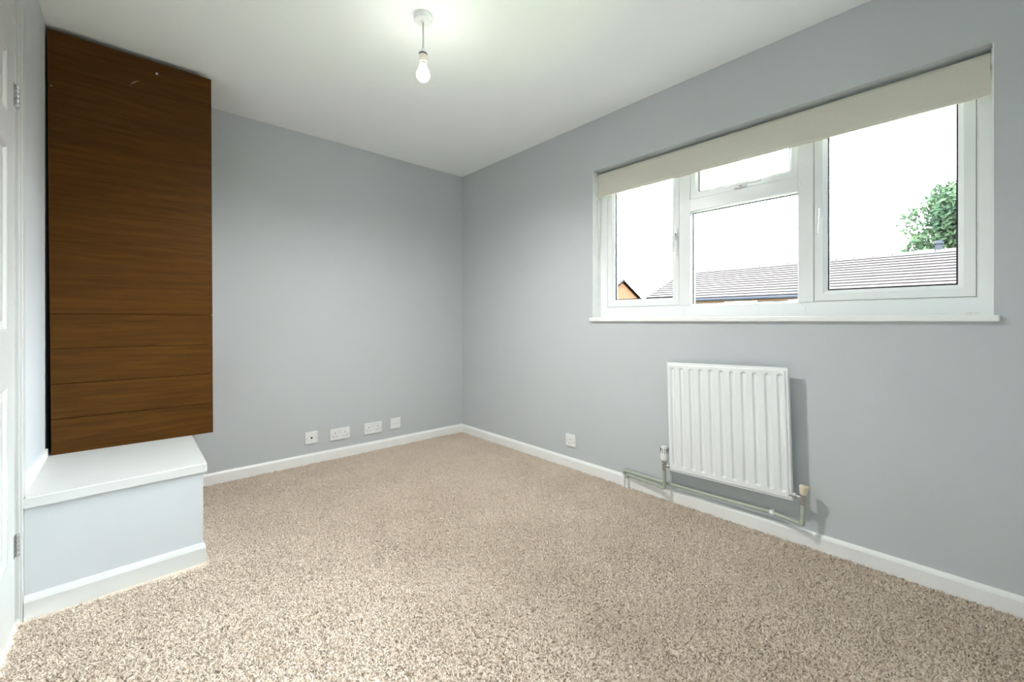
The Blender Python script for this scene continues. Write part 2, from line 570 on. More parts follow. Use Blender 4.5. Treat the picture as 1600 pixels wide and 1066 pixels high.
for q in ((XL - 0.002, -0.2735, DY1 + 0.0125, DY1 + 0.075, 0, ZC - 0.001, 0.003), (XL - 0.002, -0.2735, DY0 - 0.075, DY0 - 0.0125, 0, ZC - 0.001, 0.003)):
    bm = nb(); box(bm, *q); obj('architrave', bm, 'door_white', door)
bm = nb(); box(bm, XL - 0.006, -0.2805, DY1 + 0.005, DY1 + 0.014, 0, ZC - 0.001, 0.0015)
obj('door_bead', bm, 'door_white', door)
bm = nb()
box(bm, XL - 0.02, FX - 0.002, DY0, DY1, DZ + 0.028, ZC - 0.001)
obj('over_panel', bm, 'door_white', door)

# ------------------------------------------------------------------ boxed stair bulkhead with ledge
blk = thing('boxed_plinth', 'low grey boxed-in plinth with a white ledge on top beneath brown wood', 'plinth', (0.0, 2.76, 0))
AX, AY, BX, BY = -0.272, 2.2247, 0.247, 2.2500               # front line of skirting, left and right end
def fr(t, off):                                              # point on the front line, moved back by off
    dx, dy = BX - AX, BY - AY
    l = math.hypot(dx, dy)
    return (AX + dx * t - dy / l * off, AY + dy * t + dx / l * off)
bm = nb()
a = fr(0, 0.0165); b = fr(1, 0.0165)
prism(bm, [a, (b[0] - 0.008, b[1]), (b[0] - 0.008, YB), (XL + 0.0005, YB), (XL + 0.0005, DY1 + 0.08), (a[0], DY1 + 0.08)], 'z', 0, 0.3855)
obj('casing', bm, 'wall', blk)
bm = nb()
a = fr(0, 0.004); b = fr(1.0, 0.004)
pts = [(a[0] - 0.001, a[1]), (0.2515, b[1]), (0.2515, YB), (XL + 0.0005, YB), (XL + 0.0005, DY1 + 0.0765), (a[0] - 0.001, DY1 + 0.0765)]
prism(bm, pts, 'z', 0.3855, 0.4266)
es = [e for e in bm.edges if all(v.co.z > 0.42 for v in e.verts)] + [e for e in bm.edges if all(v.co.z < 0.40 for v in e.verts)]
bmesh.ops.bevel(bm, geom=es, offset=0.004, segments=3, affect='EDGES')
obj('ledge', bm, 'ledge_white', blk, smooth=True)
bm = nb()                                                    # skirting round the front of the plinth
h = 0.082
pr = [(0.0165, 0.0), (0.0, 0.0), (0.0, h - 0.020), (0.004, h - 0.012), (0.010, h - 0.002), (0.0165, h)]
A = [bm.verts.new((*fr(0, o_), z)) for o_, z in pr]
B = [bm.verts.new((fr(1, o_)[0] - o_ * 0.5, fr(1, o_)[1], z)) for o_, z in pr]
D = [bm.verts.new((fr(1, 0)[0] - 0.0005 - o_ * 0.5, YB, z)) for o_, z in pr]
for P_, Q_ in ((A, B), (B, D)):
    for i in range(len(pr)):
        j = (i + 1) % len(pr)
        bm.faces.new((P_[i], P_[j], Q_[j], Q_[i]))
bm.faces.new(A); bm.faces.new(D[::-1])
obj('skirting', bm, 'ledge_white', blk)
bm = nb()                                                    # strip on the left wall above the ledge
prism(bm, [(DY1 + 0.077, 0.4266), (2.845, 0.4266), (2.845, 0.462), (DY1 + 0.077, 0.480)], 'x', XL, XL + 0.011)
structure(obj('trim_2', bm, 'gloss_white'), 'short white edging strip on the wall above the ledge', 'edging strip')

# ------------------------------------------------------------------ brown wood-clad box standing on the ledge
wb = thing('wooden_wall_box', 'tall dark brown wood-clad box standing on the white ledge', 'wall box', (0.03, 2.95, 0.4266))
PF = 2.852
def edge_l(z):
    t = (z - 0.4266) / (2.3755 - 0.4266); return -0.2651 + t * (-0.2790 + 0.2651)
def edge_r(z):
    t = (z - 0.4266) / (2.3755 - 0.4266); return 0.3446 + t * (0.3359 - 0.3446)
bm = nb()
zz0, zz1 = 0.4280, 2.3740
v = [(edge_l(zz0) + .004, zz0), (edge_r(zz0) - .004, zz0), (edge_r(zz1) - .004, zz1), (edge_l(zz1) + .004, zz1)]
prism(bm, v, 'y', PF + 0.0175, YB)
obj('carcass', bm, 'wood', wb)
nP = 12
z_edges = [0.4266 + (2.3755 - 0.4266) * i / nP for i in range(nP + 1)]
for i in range(nP):
    z0, z1 = z_edges[i], z_edges[i + 1]
    gap = 0.0011 if i in (0, 1) else (0.0008 if i == 2 else (0.0009 if i == 3 else 0.00035))
    g0 = 0 if i == 0 else (0.0011 if i in (1, 2) else (0.0005 if i == 3 else (0.0010 if i == 4 else 0.0002)))
    g1 = (0.0011 if i in (0, 1) else (0.0005 if i == 2 else (0.0010 if i == 3 else 0.0002)))
    if i == nP - 1:
        g1 = 0
    off = {0: 0.0, 1: 0.0012, 2: 0.0, 3: 0.0009}.get(i, 0.0002 * (i % 2))
    za, zb = z0 + g0, z1 - g1
    bm = nb()
    prism(bm, [(edge_l(za), za), (edge_r(za), za), (edge_r(zb), zb), (edge_l(zb), zb)], 'y', PF + off, PF + 0.018)
    if i < 4:
        bmesh.ops.bevel(bm, geom=[e for e in bm.edges if all(v.co.y < PF + 0.01 for v in e.verts)], offset=0.0007, segments=1, affect='EDGES')
    obj('plank', bm, 'wood', wb)
bm = nb()                                                    # two bare scratches and a screw head
for a, b, w in (((0.0024, 2.2211), (0.0385, 2.2571), 0.0016),):
    dx, dz = b[0] - a[0], b[1] - a[1]; l = math.hypot(dx, dz); nx, nz = -dz / l * w, dx / l * w
    m1 = (a[0] + dx * .5 + nx * 2.2, a[1] + dz * .5 + nz * 2.2)
    prism(bm, [a, (m1[0] + nx * .6, m1[1] + nz * .6), b, (m1[0] - nx * .6, m1[1] - nz * .6)], 'y', PF - 0.0004, PF + 0.0015)
sc_ = obj('scratch', bm, 'grey_print', wb); sc_['label'] = 'pale curved scratch in the brown wood'
bm = nb()
lathe(bm, [(0, 0), (0.004, 0.0006), (0.0062, 0.0022)], (0.1054, PF - 0.0018, 2.3189), (0, 1, 0), 12)
sw = obj('screw_head', bm, 'chrome', wb, smooth=True); sw['label'] = 'small bright screw head'
bm = nb()
lathe(bm, [(0, 0), (0.0025, 0.0006), (0.0038, 0.0022)], (edge_l(2.12) + 0.012, PF - 0.0018, 2.12), (0, 1, 0), 10)
obj('screw_head', bm, 'chrome', wb, smooth=True)

# ------------------------------------------------------------------ window
win = structure(thing('window_1', None, None, (XR + 0.1, (WY0 + WY1) / 2, WZ0)), 'wide white plastic window of three lights with a small top vent', 'window')
WX = 2.4165                                                  # room face of the frame
FB = 1.066                                                   # bottom of the frame
bm = nb()
def fprof(w, x0, depth, r=0.004):
    return [(0, x0), (w - 0.008, x0), (w, x0 + 0.006), (w, x0 + depth), (0, x0 + depth)]
def member(y0, y1, z0, z1, name, parent):
    b_ = nb(); box(b_, WX, WX + 0.07, y0, y1, z0, z1, 0.003); return obj(name, b_, 'upvc', parent)
L0, L1, Z0, Z1 = 0.015, 1.709, 1.136, 1.975                   # clear opening inside the outer frame
o0 = [(WX, WY0, FB, WY1, WZ1), (WX, L0 - 0.006, Z0 - 0.006, L1 + 0.006, Z1 + 0.006), (WX + 0.008, L0, Z0, L1, Z1), (WX + 0.07, L0, Z0, L1, Z1), (WX + 0.07, WY0, FB, WY1, WZ1)]
LL = [[bm.verts.new(p) for p in ((x, a, b), (x, c, b), (x, c, d), (x, a, d))] for x, a, b, c, d in o0]
for k in range(5):
    a, b = LL[k], LL[(k + 1) % 5]
    for c in range(4):
        bm.faces.new((a[c], a[(c + 1) % 4], b[(c + 1) % 4], b[c]))
obj('window_frame', bm, 'upvc', win)
member(1.138, 1.203, Z0 - 0.002, Z1 + 0.002, 'mullion', win)
member(0.538, 0.602, Z0 - 0.002, Z1 + 0.002, 'mullion', win)
member(0.600, 1.140, 1.676, 1.748, 'transom', win)
# weld lines at the mitres and joints
bm = nb()
for yc in (1.1705, 0.570):
    for s in (-1, 1):
        tube(bm, [(WX - 0.0001, yc, FB + 0.045), (WX - 0.0001, yc + s * 0.024, FB + 0.068)], 0.0005, 4)
tube(bm, [(WX - 0.0001, 1.1705, FB + 0.006), (WX - 0.0001, 1.1705, FB + 0.045)], 0.0005, 4)
tube(bm, [(WX - 0.0001, 0.570, FB + 0.006), (WX - 0.0001, 0.570, FB + 0.045)], 0.0005, 4)
for s in (-1, 1):
    tube(bm, [(WX - 0.0001, 0.585, 1.712), (WX - 0.0001, 0.603, 1.712 + s * 0.03)], 0.0005, 4)
    tube(bm, [(WX - 0.0001, 1.155, 1.712), (WX - 0.0001, 1.137, 1.712 + s * 0.03)], 0.0005, 4)
obj('weld_line', bm, 'grey_print', win)['kind'] = 'stuff'


def light(name, y0, y1, z0, z1, face, wdt, bead, gx, parent, gk=0.0075):
    """a ring of frame face + sloped bead, the rubber gasket and the pane"""
    b_ = nb()
    ring_x(b_, y0, y1, z0, z1, [(0, face), (wdt, face), (wdt + bead, face + 0.014), (wdt + bead, gx + 0.012), (0, gx + 0.012)])
    s = obj(name, b_, 'upvc', parent)
    i = wdt + bead
    b_ = nb()
    ring_x(b_, y0 + i - 0.002, y1 - i + 0.002, z0 + i - 0.002, z1 - i + 0.002, [(0, gx - 0.008), (gk, gx - 0.008), (gk, gx + 0.003), (0, gx + 0.003)])
    obj('gasket', b_, 'gasket', s)
    b_ = nb()
    box(b_, gx - 0.002, gx + 0.002, y0 + i - 0.001, y1 - i + 0.001, z0 + i - 0.001, z1 - i + 0.001)
    obj('pane', b_, 'glass', s)
    return s


G = 0.0015
sL = light('sash', 1.2055, 1.7075, Z0 + G, Z1 - G, WX + 0.004, 0.032, 0.014, WX + 0.036, win)
sR = light('sash', 0.0165, 0.5355, Z0 + G, Z1 - G, WX + 0.004, 0.032, 0.016, WX + 0.036, win)
sV = light('vent_sash', 0.6035, 1.1365, 1.7495, Z1 - G, WX + 0.006, 0.026, 0.012, WX + 0.036, win)
sF = light('fixed_light', 0.6025, 1.1375, Z0 - 0.0005, 1.6755, WX + 0.006, 0.001, 0.004, WX + 0.036, win, 0.006)
# black rings stand in for shade in the gaps round the opening sashes
for (a, b, c, d) in ((1.2035, 1.709, Z0 + 0.0002, Z1), (0.015, 0.5375, Z0 + 0.0002, Z1), (0.602, 1.138, 1.7482, Z1)):
    bm = nb()
    ring_x(bm, a, b, c, d, [(0, WX + 0.012), (0.003, WX + 0.012), (0.003, WX + 0.03), (0, WX + 0.03)])
    obj('gap_shade', bm, 'gasket', win)


def handle(parent, y, z, ang, name='window_handle'):
    """espagnolette handle: backplate, boss and curved lever; ang 0 = lever hanging down"""
    fx = WX + 0.003
    R_ = Matrix.Translation((0, y, z)) @ Matrix.Rotation(ang, 4, 'X')
    b_ = nb()
    box(b_, fx - 0.011, fx + 0.001, -0.0105, 0.0105, -0.034, 0.034, 0.004)
    b_.transform(R_)
    h_ = obj(name, b_, 'plastic', parent, smooth=True)
    b_ = nb()
    lathe(b_, [(0.0085, 0), (0.0085, 0.016), (0.007, 0.022), (0, 0.023)], (fx - 0.010, 0, -0.004), (-1, 0, 0), 14)
    b_.transform(R_)
    obj('boss', b_, 'chrome', h_, smooth=True)
    b_ = nb()
    tube(b_, [(fx - 0.028, 0, 0.002), (fx - 0.033, 0, -0.03), (fx - 0.031, 0.002, -0.06), (fx - 0.034, 0.003, -0.09), (fx - 0.036, 0.001, -0.113)],
         [0.0075, 0.0085, 0.0062, 0.0070, 0.0050], 10)
    b_.transform(R_)
    obj('lever', b_, 'plastic', h_, smooth=True)


handle(sR, 0.5175, 1.566, 0)
handle(sL, 1.222, 1.560, 0)
handle(sV, 0.862, 1.7635, -PI / 2)
# inner sill board with nosing
bm = nb()
box(bm, XR - 0.020, WX + 0.010, WY0 - 0.0145, WY1 + 0.0165, 1.040, 1.064, 0.004)
box(bm, WX - 0.004, WX + 0.06, WY0, WY1, 1.042, FB)
obj('window_sill', bm, 'gloss_white', win)
bm = nb()
box(bm, WX + 0.05, XR + WT + 0.04, WY0 - 0.02, WY1 + 0.02, 1.02, 1.062, 0.004)
obj('outer_sill', bm, 'upvc', win)

# small white plastic bits on the sill
bm = nb()
lathe(bm, [(0.0, 0), (0.006, 0.0), (0.007, 0.004), (0.006, 0.010), (0.0, 0.012)], (2.372, 0.016, 1.064), (0, 0, 1), 12)
box(bm, 2.360, 2.376, 0.006, 0.040, 1.064, 1.069, 0.0015)
lathe(bm, [(0.0, 0), (0.006, 0.0), (0.007, 0.004), (0.006, 0.010), (0.0, 0.012)], (2.368, 0.034, 1.064), (0, 0, 1), 12)
bit = obj('plastic_clip', bm, 'plastic', smooth=True, origin=(2.37, 0.02, 1.064))
bit['label'] = 'tiny white plastic clip left lying on the window sill'; bit['category'] = 'clip'

# ------------------------------------------------------------------ roller blind
bl = thing('roller_blind', 'cream roller blind rolled up across the top of the window', 'blind', (2.36, 0.87, 2.03))
RX, RZ, RR = 2.386, 2.022, 0.020
by0, by1, bz = -0.019, 1.745, 1.884
bm = nb(); lathe(bm, [(RR, 0), (RR, by1 - by0 - 0.01)], (RX, by0 + 0.005, RZ), (0, 1, 0), 28)
obj('roller', bm, 'blind', bl, smooth=True)
bm = nb()
path = [(RX + RR * math.sin(t) * 1.04, RZ + RR * math.cos(t) * 1.04) for t in [0.9 - k * (0.9 + PI / 2) / 10 for k in range(11)]]
path += [(RX - RR * 1.04, RZ - 0.03), (RX - RR * 1.04, bz + 0.012)]
inn = [(p[0] + 0.0007, p[1]) for p in path[::-1]]
prism(bm, path + inn, 'y', by0, by1)
obj('fabric', bm, 'blind', bl, smooth=True)
bm = nb()
fxx = RX - RR * 1.04
prism(bm, [(fxx - 0.004, bz + 0.016), (fxx - 0.0055, bz + 0.004), (fxx - 0.003, bz - 0.006), (fxx + 0.003, bz - 0.007), (fxx + 0.006, bz + 0.002), (fxx + 0.005, bz + 0.016)], 'y', by0 - 0.001, by1 + 0.001)
obj('bottom_bar', bm, 'blind', bl, smooth=True)
for y, s in ((WY0 + 0.0032, 1), (WY1 - 0.0032, -1)):
    bm = nb()
    box(bm, RX - 0.022, RX + 0.016, min(y, y + s * 0.003), max(y, y + s * 0.003), RZ - 0.035, RZ + 0.030, 0.001)
    lathe(bm, [(0.013, 0), (0.013, 0.010)], (RX, y, RZ), (0, s, 0), 16)
    obj('bracket', bm, 'plastic', bl, smooth=True)
bm = nb()
cy = WY1 - 0.014
cp = [(RX - 0.016, cy, RZ), (RX - 0.024, cy + 0.002, RZ - 0.1), (RX - 0.026, cy - 0.002, 1.50), (RX - 0.026, cy - 0.009, 1.462), (RX - 0.026, cy - 0.019, 1.462),
      (RX - 0.026, cy - 0.026, 1.50), (RX + 0.006, cy - 0.012, RZ - 0.12), (RX + 0.014, cy, RZ)]
tube(bm, cp, 0.0022, 6, bend=0.02)
ch = obj('cord_loop', bm, 'cable', bl, smooth=True); ch['label'] = 'thin white cord loop'
bm = nb(); lathe(bm, [(0, 0), (0.004, 0.003), (0.0045, 0.012), (0.003, 0.022), (0, 0.024)], (RX - 0.026, cy + 0.001, 1.86), (0, 0, 1), 10)
obj('cord_joiner', bm, 'plastic', bl, smooth=True)

# ------------------------------------------------------------------ pendant lamp
PX, PY = 0.971, 1.667
lamp = thing('pendant_lamp', 'bare glowing bulb on a short white flex below round ceiling rose', 'lamp', (PX, PY, ZC))
bm = nb(); lathe(bm, [(0.0405, 0), (0.0415, -0.004), (0.0405, -0.020), (0.037, -0.0245), (0.012, -0.026), (0.008, -0.030), (0, -0.030)], (PX, PY, ZC), (0, 0, 1), 40)
obj('ceiling_rose', bm, 'plastic', lamp, smooth=True)
bm = nb(); tube(bm, [(PX, PY, ZC - 0.028), (PX + 0.001, PY, 2.30), (PX, PY, 2.245)], 0.0032, 10)
obj('flex', bm, 'cable', lamp, smooth=True)
bm = nb(); lathe(bm, [(0.0045, 2.256), (0.007, 2.252), (0.0145, 2.238), (0.0165, 2.231)], (PX, PY, 0), (0, 0, 1), 24)
hold = obj('lamp_holder', bm, 'plastic', lamp, smooth=True)
bm = nb(); lathe(bm, [(0.0165, 2.2325), (0.0188, 2.2315), (0.0188, 2.2265), (0.0165, 2.2255)], (PX, PY, 0), (0, 0, 1), 24)
obj('ring', bm, 'dark', hold, smooth=True)
bm = nb(); lathe(bm, [(0.0165, 2.227), (0.0178, 2.226), (0.0178, 2.197), (0.0160, 2.194)], (PX, PY, 0), (0, 0, 1), 24)
obj('skirt', bm, 'holder', hold, smooth=True)
bm = nb(); lathe(bm, [(0.0135, 2.200), (0.0135, 2.186), (0.015, 2.180)], (PX, PY, 0), (0, 0, 1), 24)
obj('bulb_cap', bm, 'holder', lamp, smooth=True)
bm = nb()
prof = [(0.0145, 2.183), (0.0175, 2.172), (0.0225, 2.158)] + [(0.0295 * math.cos(t), 2.138 + 0.0295 * math.sin(t)) for t in [0.7 - k * (0.7 + PI / 2) / 12 for k in range(13)]]
prof[-1] = (0, prof[-1][1])
lathe(bm, prof, (PX, PY, 0), (0, 0, 1), 28)
bulb = obj('bulb', bm, 'bulb', lamp, smooth=True); bulb['label'] = 'glowing white bulb'
ld = bpy.data.lights.new('bulb_light', 'SPOT')               # the bulb throws its light down and sideways, its cap shades the ceiling
ld.energy = 30
ld.color = (1.0, 0.98, 0.95)
ld.spot_size = math.radians(178); ld.spot_blend = 0.72
ld.shadow_soft_size = 0.045
lo = bpy.data.objects.new('bulb_light', ld)
lo.location = (0, 0, 2.10 - ZC)
lo.parent = lamp
C.objects.link(lo)
ld2 = bpy.data.lights.new('bulb_glow', 'POINT')              # the little that leaves the bulb upwards past its cap
ld2.energy = 1.3
ld2.color = ld.color
ld2.shadow_soft_size = 0.034
lo2 = bpy.data.objects.new('bulb_glow', ld2)
lo2.location = (0, 0, 2.135 - ZC)
lo2.parent = lamp
C.objects.link(lo2)

# ------------------------------------------------------------------ radiator
RCy, RCz, RW, RH, RXF = 0.892, 0.511, 0.600, 0.613, 2.256
rad = thing('radiator', 'white ribbed panel radiator on the grey wall below the window', 'radiator', (2.275, RCy, RCz - RH / 2))
TILT = math.radians(1.6)
RM = Matrix.Translation((0, RCy, RCz)) @ Matrix.Rotation(-TILT, 4, 'X')   # the radiator hangs slightly out of level


def sstep(a, b, x):
    t = np.clip((x - a) / (b - a), 0, 1); return t * t * (3 - 2 * t)


def rad_panel():
    ny, nz = 331, 121
    ys = np.linspace(-RW / 2, RW / 2, ny)
    zq = np.concatenate([np.linspace(-RH / 2, -RH / 2 + 0.07, 45), np.linspace(-RH / 2 + 0.07, RH / 2 - 0.07, 31)[1:-1], np.linspace(RH / 2 - 0.07, RH / 2, 47)])
    nz = len(zq)
    Y, Z = np.meshgrid(ys, zq, indexing='ij')
    ed = np.minimum(RW / 2 - np.abs(Y), RH / 2 - np.abs(Z))
    hgt = -0.005 + 0.005 * sstep(0.010, 0.016, ed)           # pressed border
    hgt -= 0.012 * (1 - sstep(0.0, 0.004, ed))               # folded edge
    pitch = RW / 11.35
    g = np.zeros_like(Y)
    zt, zb = RH / 2 - 0.033, -RH / 2 + 0.038
    for k in range(11):
        yc = (k - 5) * pitch
        dz = np.maximum(np.maximum(Z - (zt - 0.010), (zb + 0.010) - Z), 0)
        dist = np.sqrt((Y - yc) ** 2 + (dz * 0.9) ** 2)
        g = np.maximum(g, 1 - sstep(0.004, 0.0145, dist))
    hgt -= 0.0075 * g
    X = RXF - hgt
    b_ = nb()
    vs = [[b_.verts.new((X[i, j], Y[i, j], Z[i, j])) for j in range(nz)] for i in range(ny)]
    for i in range(ny - 1):
        for j in range(nz - 1):
            b_.faces.new((vs[i][j], vs[i + 1][j], vs[i + 1][j + 1], vs[i][j + 1]))
    # back sheet closing the panel
    x1 = RXF + 0.020
    loop = [vs[i][0] for i in range(ny)] + [vs[ny - 1][j] for j in range(1, nz)] + [vs[i][nz - 1] for i in range(ny - 2, -1, -1)] + [vs[0][j] for j in range(nz - 2, 0, -1)]
    bk = [b_.verts.new((x1, v_.co.y, v_.co.z)) for v_ in loop]
    for i in range(len(loop)):
        j = (i + 1) % len(loop)
        b_.faces.new((loop[i], loop[j], bk[j], bk[i]))
    b_.faces.new(bk)
    b_.transform(RM)
    return obj('panel', b_, 'rad', rad, smooth=True)


rad_panel()
bm = nb()
bm.free()
for yc in (-0.2, 0.2):
    bm = nb()
    box(bm, RXF + 0.019, XR - 0.0005, yc - 0.015, yc + 0.015, -0.25, 0.25)
    bm.transform(RM)
    obj('wall_bracket', bm, 'rad', rad)


def rp(y, z, x=2.2665):                                      # a point given on the level radiator, tilted with it
    return RM @ Vector((x, y - RCy, z - RCz))


VX = 2.2665
# thermostatic valve at the far end
tv = nb()
lathe(tv, [(0.010, -0.030), (0.010, -0.012), (0.0125, -0.010), (0.0125, 0.004), (0.0095, 0.006), (0.0095, 0.014), (0.0145, 0.016), (0.0150, 0.026), (0.013, 0.028)], (VX, 1.2155, 0.220), (0, 0, 1), 20)
tube(tv, [(VX, 1.2155, 0.220), (VX, 1.178, 0.2205)], 0.0085, 12)
lathe(tv, [(0.012, 0), (0.012, 0.012)], (VX, 1.186, 0.2203), (0, 1, 0), 6)
vb = obj('thermostatic_valve', tv, 'chrome', rad, smooth=True); vb['label'] = 'chrome thermostatic valve with white head'
bm = nb()
lathe(bm, [(0.0165, 0.2475), (0.0205, 0.253), (0.0225, 0.266), (0.0220, 0.285), (0.0205, 0.305), (0.0180, 0.322), (0.0145, 0.3295), (0, 0.331)], (VX, 1.2155, 0), (0, 0, 1), 28)
vh = obj('valve_head', bm, 'plastic', vb, smooth=True)
bm = nb()
for k in range(12):
    a = 2 * PI * k / 12
    b2 = nb(); box(b2, 0.0185, 0.0222, -0.0011, 0.0011, 0.290, 0.318)
    b2.transform(Matrix.Translation((VX, 1.2155, 0)) @ Matrix.Rotation(a, 4, 'Z'))
    me_ = bpy.data.meshes.new('t'); b2.to_mesh(me_); b2.free(); bm.from_mesh(me_); bpy.data.meshes.remove(me_)
obj('grip_slot', bm, 'dark', vb)['kind'] = 'stuff'
# lockshield valve with cream cap at the near end
LY = 0.5455
bm = nb()
lathe(bm, [(0.010, -0.030), (0.010, -0.014), (0.0125, -0.012), (0.0125, 0.002), (0.010, 0.004), (0.010, 0.014), (0.0125, 0.018), (0.010, 0.022)], (VX, LY, 0.240), (0, 0, 1), 20)
tube(bm, [(VX, LY, 0.241), (VX, 0.602, 0.2425)], 0.0085, 12)
lathe(bm, [(0.0135, 0), (0.0135, 0.014)], (VX, 0.570, 0.2418), (0, 1, 0), 6)
lk = obj('lockshield_valve', bm, 'chrome', rad, smooth=True); lk['label'] = 'chrome lockshield valve with cream cap'
bm = nb()
lathe(bm, [(0.0125, 0), (0.0135, 0.003), (0.0185, 0.034), (0.0180, 0.038), (0.0150, 0.0405), (0, 0.041)], (VX - 0.001, LY - 0.001, 0.257), (0.0, -0.12, 1), 24)
obj('valve_cap', bm, 'cream_plastic', lk, smooth=True)

# ------------------------------------------------------------------ heating pipes
PXX, PR = 2.2985, 0.0094
p1 = thing('heating_pipe', 'grey-green heating pipe running along the skirting to the cream-capped radiator valve', 'pipe', (PXX, 1.0, 0.0), 'radiator pipes')
bm = nb()
tube(bm, [(2.3060, 1.508, 0.080), (2.3060, 1.508, 0.107), (PXX, 1.2216, 0.1075), (PXX, 0.68, 0.1205), (VX + 0.016, LY + 0.012, 0.113), (VX, LY, 0.118), (VX, LY, 0.2095)], PR, 14, bend=0.020)
obj('tube', bm, 'pipe', p1, smooth=True)
bm = nb()
lathe(bm, [(PR + 0.0022, -0.008), (PR + 0.0028, -0.006), (PR + 0.0028, 0.006), (PR + 0.0022, 0.008)], (PXX, 0.680, 0.1205), (0, 1, 0), 16)
box(bm, PXX + 0.006, XR, 0.674, 0.686, 0.114, 0.127)
cl = obj('pipe_clip', bm, 'plastic', p1, smooth=True); cl['label'] = 'white plastic pipe clip'
p2 = thing('heating_pipe', 'shorter grey-green heating pipe running along the skirting to the thermostatic valve', 'pipe', (PXX, 1.35, 0.0), 'radiator pipes')
bm = nb()
tube(bm, [(2.3040, 1.484, 0.060), (2.3040, 1.484, 0.0855), (PXX - 0.012, 1.262, 0.0845), (VX, 1.2155, 0.084), (VX, 1.2155, 0.1895)], PR, 14, bend=0.018)
obj('tube', bm, 'pipe', p2, smooth=True)
for par, x_, y_, zt_ in ((p1, 2.3060, 1.508, 0.084), (p2, 2.3040, 1.484, 0.064)):
    bm = nb(); tube(bm, [(x_, y_, 0.0), (x_, y_, zt_)], PR + 0.0004, 14)
    dp = obj('drop', bm, 'gloss_white', par, smooth=True); dp['label'] = 'white painted end going into the floor'


# ------------------------------------------------------------------ wall plates
def plate(kind, label, c, face, group=None):
    """kind: aerial, double, single, blank; c = centre on the wall; face 'y' (back wall) or 'x' (window wall)"""
    w = 0.146 if kind == 'double' else 0.086
    hh = 0.086
    # local frame: u across, v up, n out of the wall
    if face == 'y':
        R3 = Matrix(((1, 0, 0, c[0]), (0, 0, -1, c[1]), (0, 1, 0, c[2]), (0, 0, 0, 1)))
    else:
        R3 = Matrix(((0, 0, -1, c[0]), (-1, 0, 0, c[1]), (0, 1, 0, c[2]), (0, 0, 0, 1)))
    name = {'aerial': 'aerial_outlet', 'double': 'double_socket', 'single': 'single_socket', 'blank': 'blank_plate'}[kind]
    t = thing(name, label, {'aerial': 'aerial outlet', 'blank': 'blanking plate'}.get(kind, 'socket'), c, group)

    def part(nm, mat, fn, parent=t, smooth=False):
        b_ = nb(); fn(b_); b_.transform(R3); return obj(nm, b_, mat, parent, smooth)
    part('plate', 'plastic', lambda b_: box(b_, -w / 2, w / 2, -hh / 2, hh / 2, 0, 0.0095, 0.002))
    T = 0.0095
    sx = {'double': 0.0605}.get(kind, 0.0303)
    if kind != 'blank':
        for s in (-1, 1):
            sv = -0.006 if kind in ('double', 'single') else 0.0
            part('screw', 'chrome' if kind == 'aerial' and s > 0 else 'grey_print', lambda b_: lathe(b_, [(0.0033, T - 0.001), (0.0033, T + 0.0006), (0.0022, T + 0.0009)], (s * sx, sv, 0), (0, 0, 1), 12), smooth=True)
            part('screw_slot', 'dark', lambda b_: box(b_, s * sx - 0.0026, s * sx + 0.0026, sv - 0.0009, sv + 0.0009, T, T + 0.0012))
    if kind == 'aerial':
        part('coax_collar', 'chrome', lambda b_: lathe(b_, [(0.0075, T - 0.001), (0.0075, T + 0.0015), (0.0062, T + 0.002)], (0, 0, 0), (0, 0, 1), 20), smooth=True)
        part('coax_hole', 'dark', lambda b_: lathe(b_, [(0.0063, T), (0.0063, T + 0.0024)], (0, 0, 0), (0, 0, 1), 20))
    if kind in ('double', 'single'):
        outs = (-0.037, 0.037) if kind == 'double' else (0.0,)
        for k, u in enumerate(outs):
            oy = -0.008 if kind == 'double' else -0.010
            part('earth_slot', 'dark', lambda b_: box(b_, u - 0.0022, u + 0.0022, oy + 0.012, oy + 0.0215, T - 0.001, T + 0.0004))
            for s in (-1, 1):
                part('pin_slot', 'dark', lambda b_: box(b_, u + s * 0.011 - 0.0036, u + s * 0.011 + 0.0036, oy - 0.0115, oy - 0.0072, T - 0.001, T + 0.0004))
            su = (u * 0.25) if kind == 'double' else 0.012
            sv = 0.020 if kind == 'double' else 0.029
            sw_ = part('rocker_switch', 'plastic', lambda b_: box(b_, su - 0.0055, su + 0.0055, sv - 0.010, sv + 0.010, T - 0.001, T + 0.0022, 0.001))
            part('switch_edge', 'grey_print', lambda b_: box(b_, su - 0.0066, su + 0.0066, sv - 0.0112, sv + 0.0112, T - 0.001, T + 0.0004), parent=sw_)
    if kind == 'blank':
        part('cord_outlet', 'grey_print', lambda b_: box(b_, -0.030, 0.030, -0.004, -0.0015, T - 0.001, T + 0.0005))
        part('upper_cover', 'plastic', lambda b_: box(b_, -0.040, 0.040, 0.0, 0.040, T - 0.001, T + 0.0012, 0.0008))


plate('aerial', 'white aerial outlet with one round black hole, above skirting', (0.9875, YB, 0.190), 'y', 'wall plates above the skirting')
plate('double', 'white double socket beside the aerial outlet with round hole', (1.1936, YB, 0.184), 'y', 'wall plates above the skirting')
plate('double', 'white double socket beside the square plate without holes', (1.4558, YB, 0.184), 'y', 'wall plates above the skirting')
plate('blank', 'small square white plate without holes near the room corner', (1.6497, YB, 0.190), 'y', 'wall plates above the skirting')
plate('single', 'white single socket alone on the window wall', (XR, 1.9569, 0.1965), 'x', 'wall plates above the skirting')

# ------------------------------------------------------------------ outside
GZ = -2.9
bm = nb(); box(bm, XR + WT + 0.02, 70, -40, 60, GZ - 0.1, GZ)
structure(obj('lawn', bm, 'earth'), 'ground between the houses', 'ground')


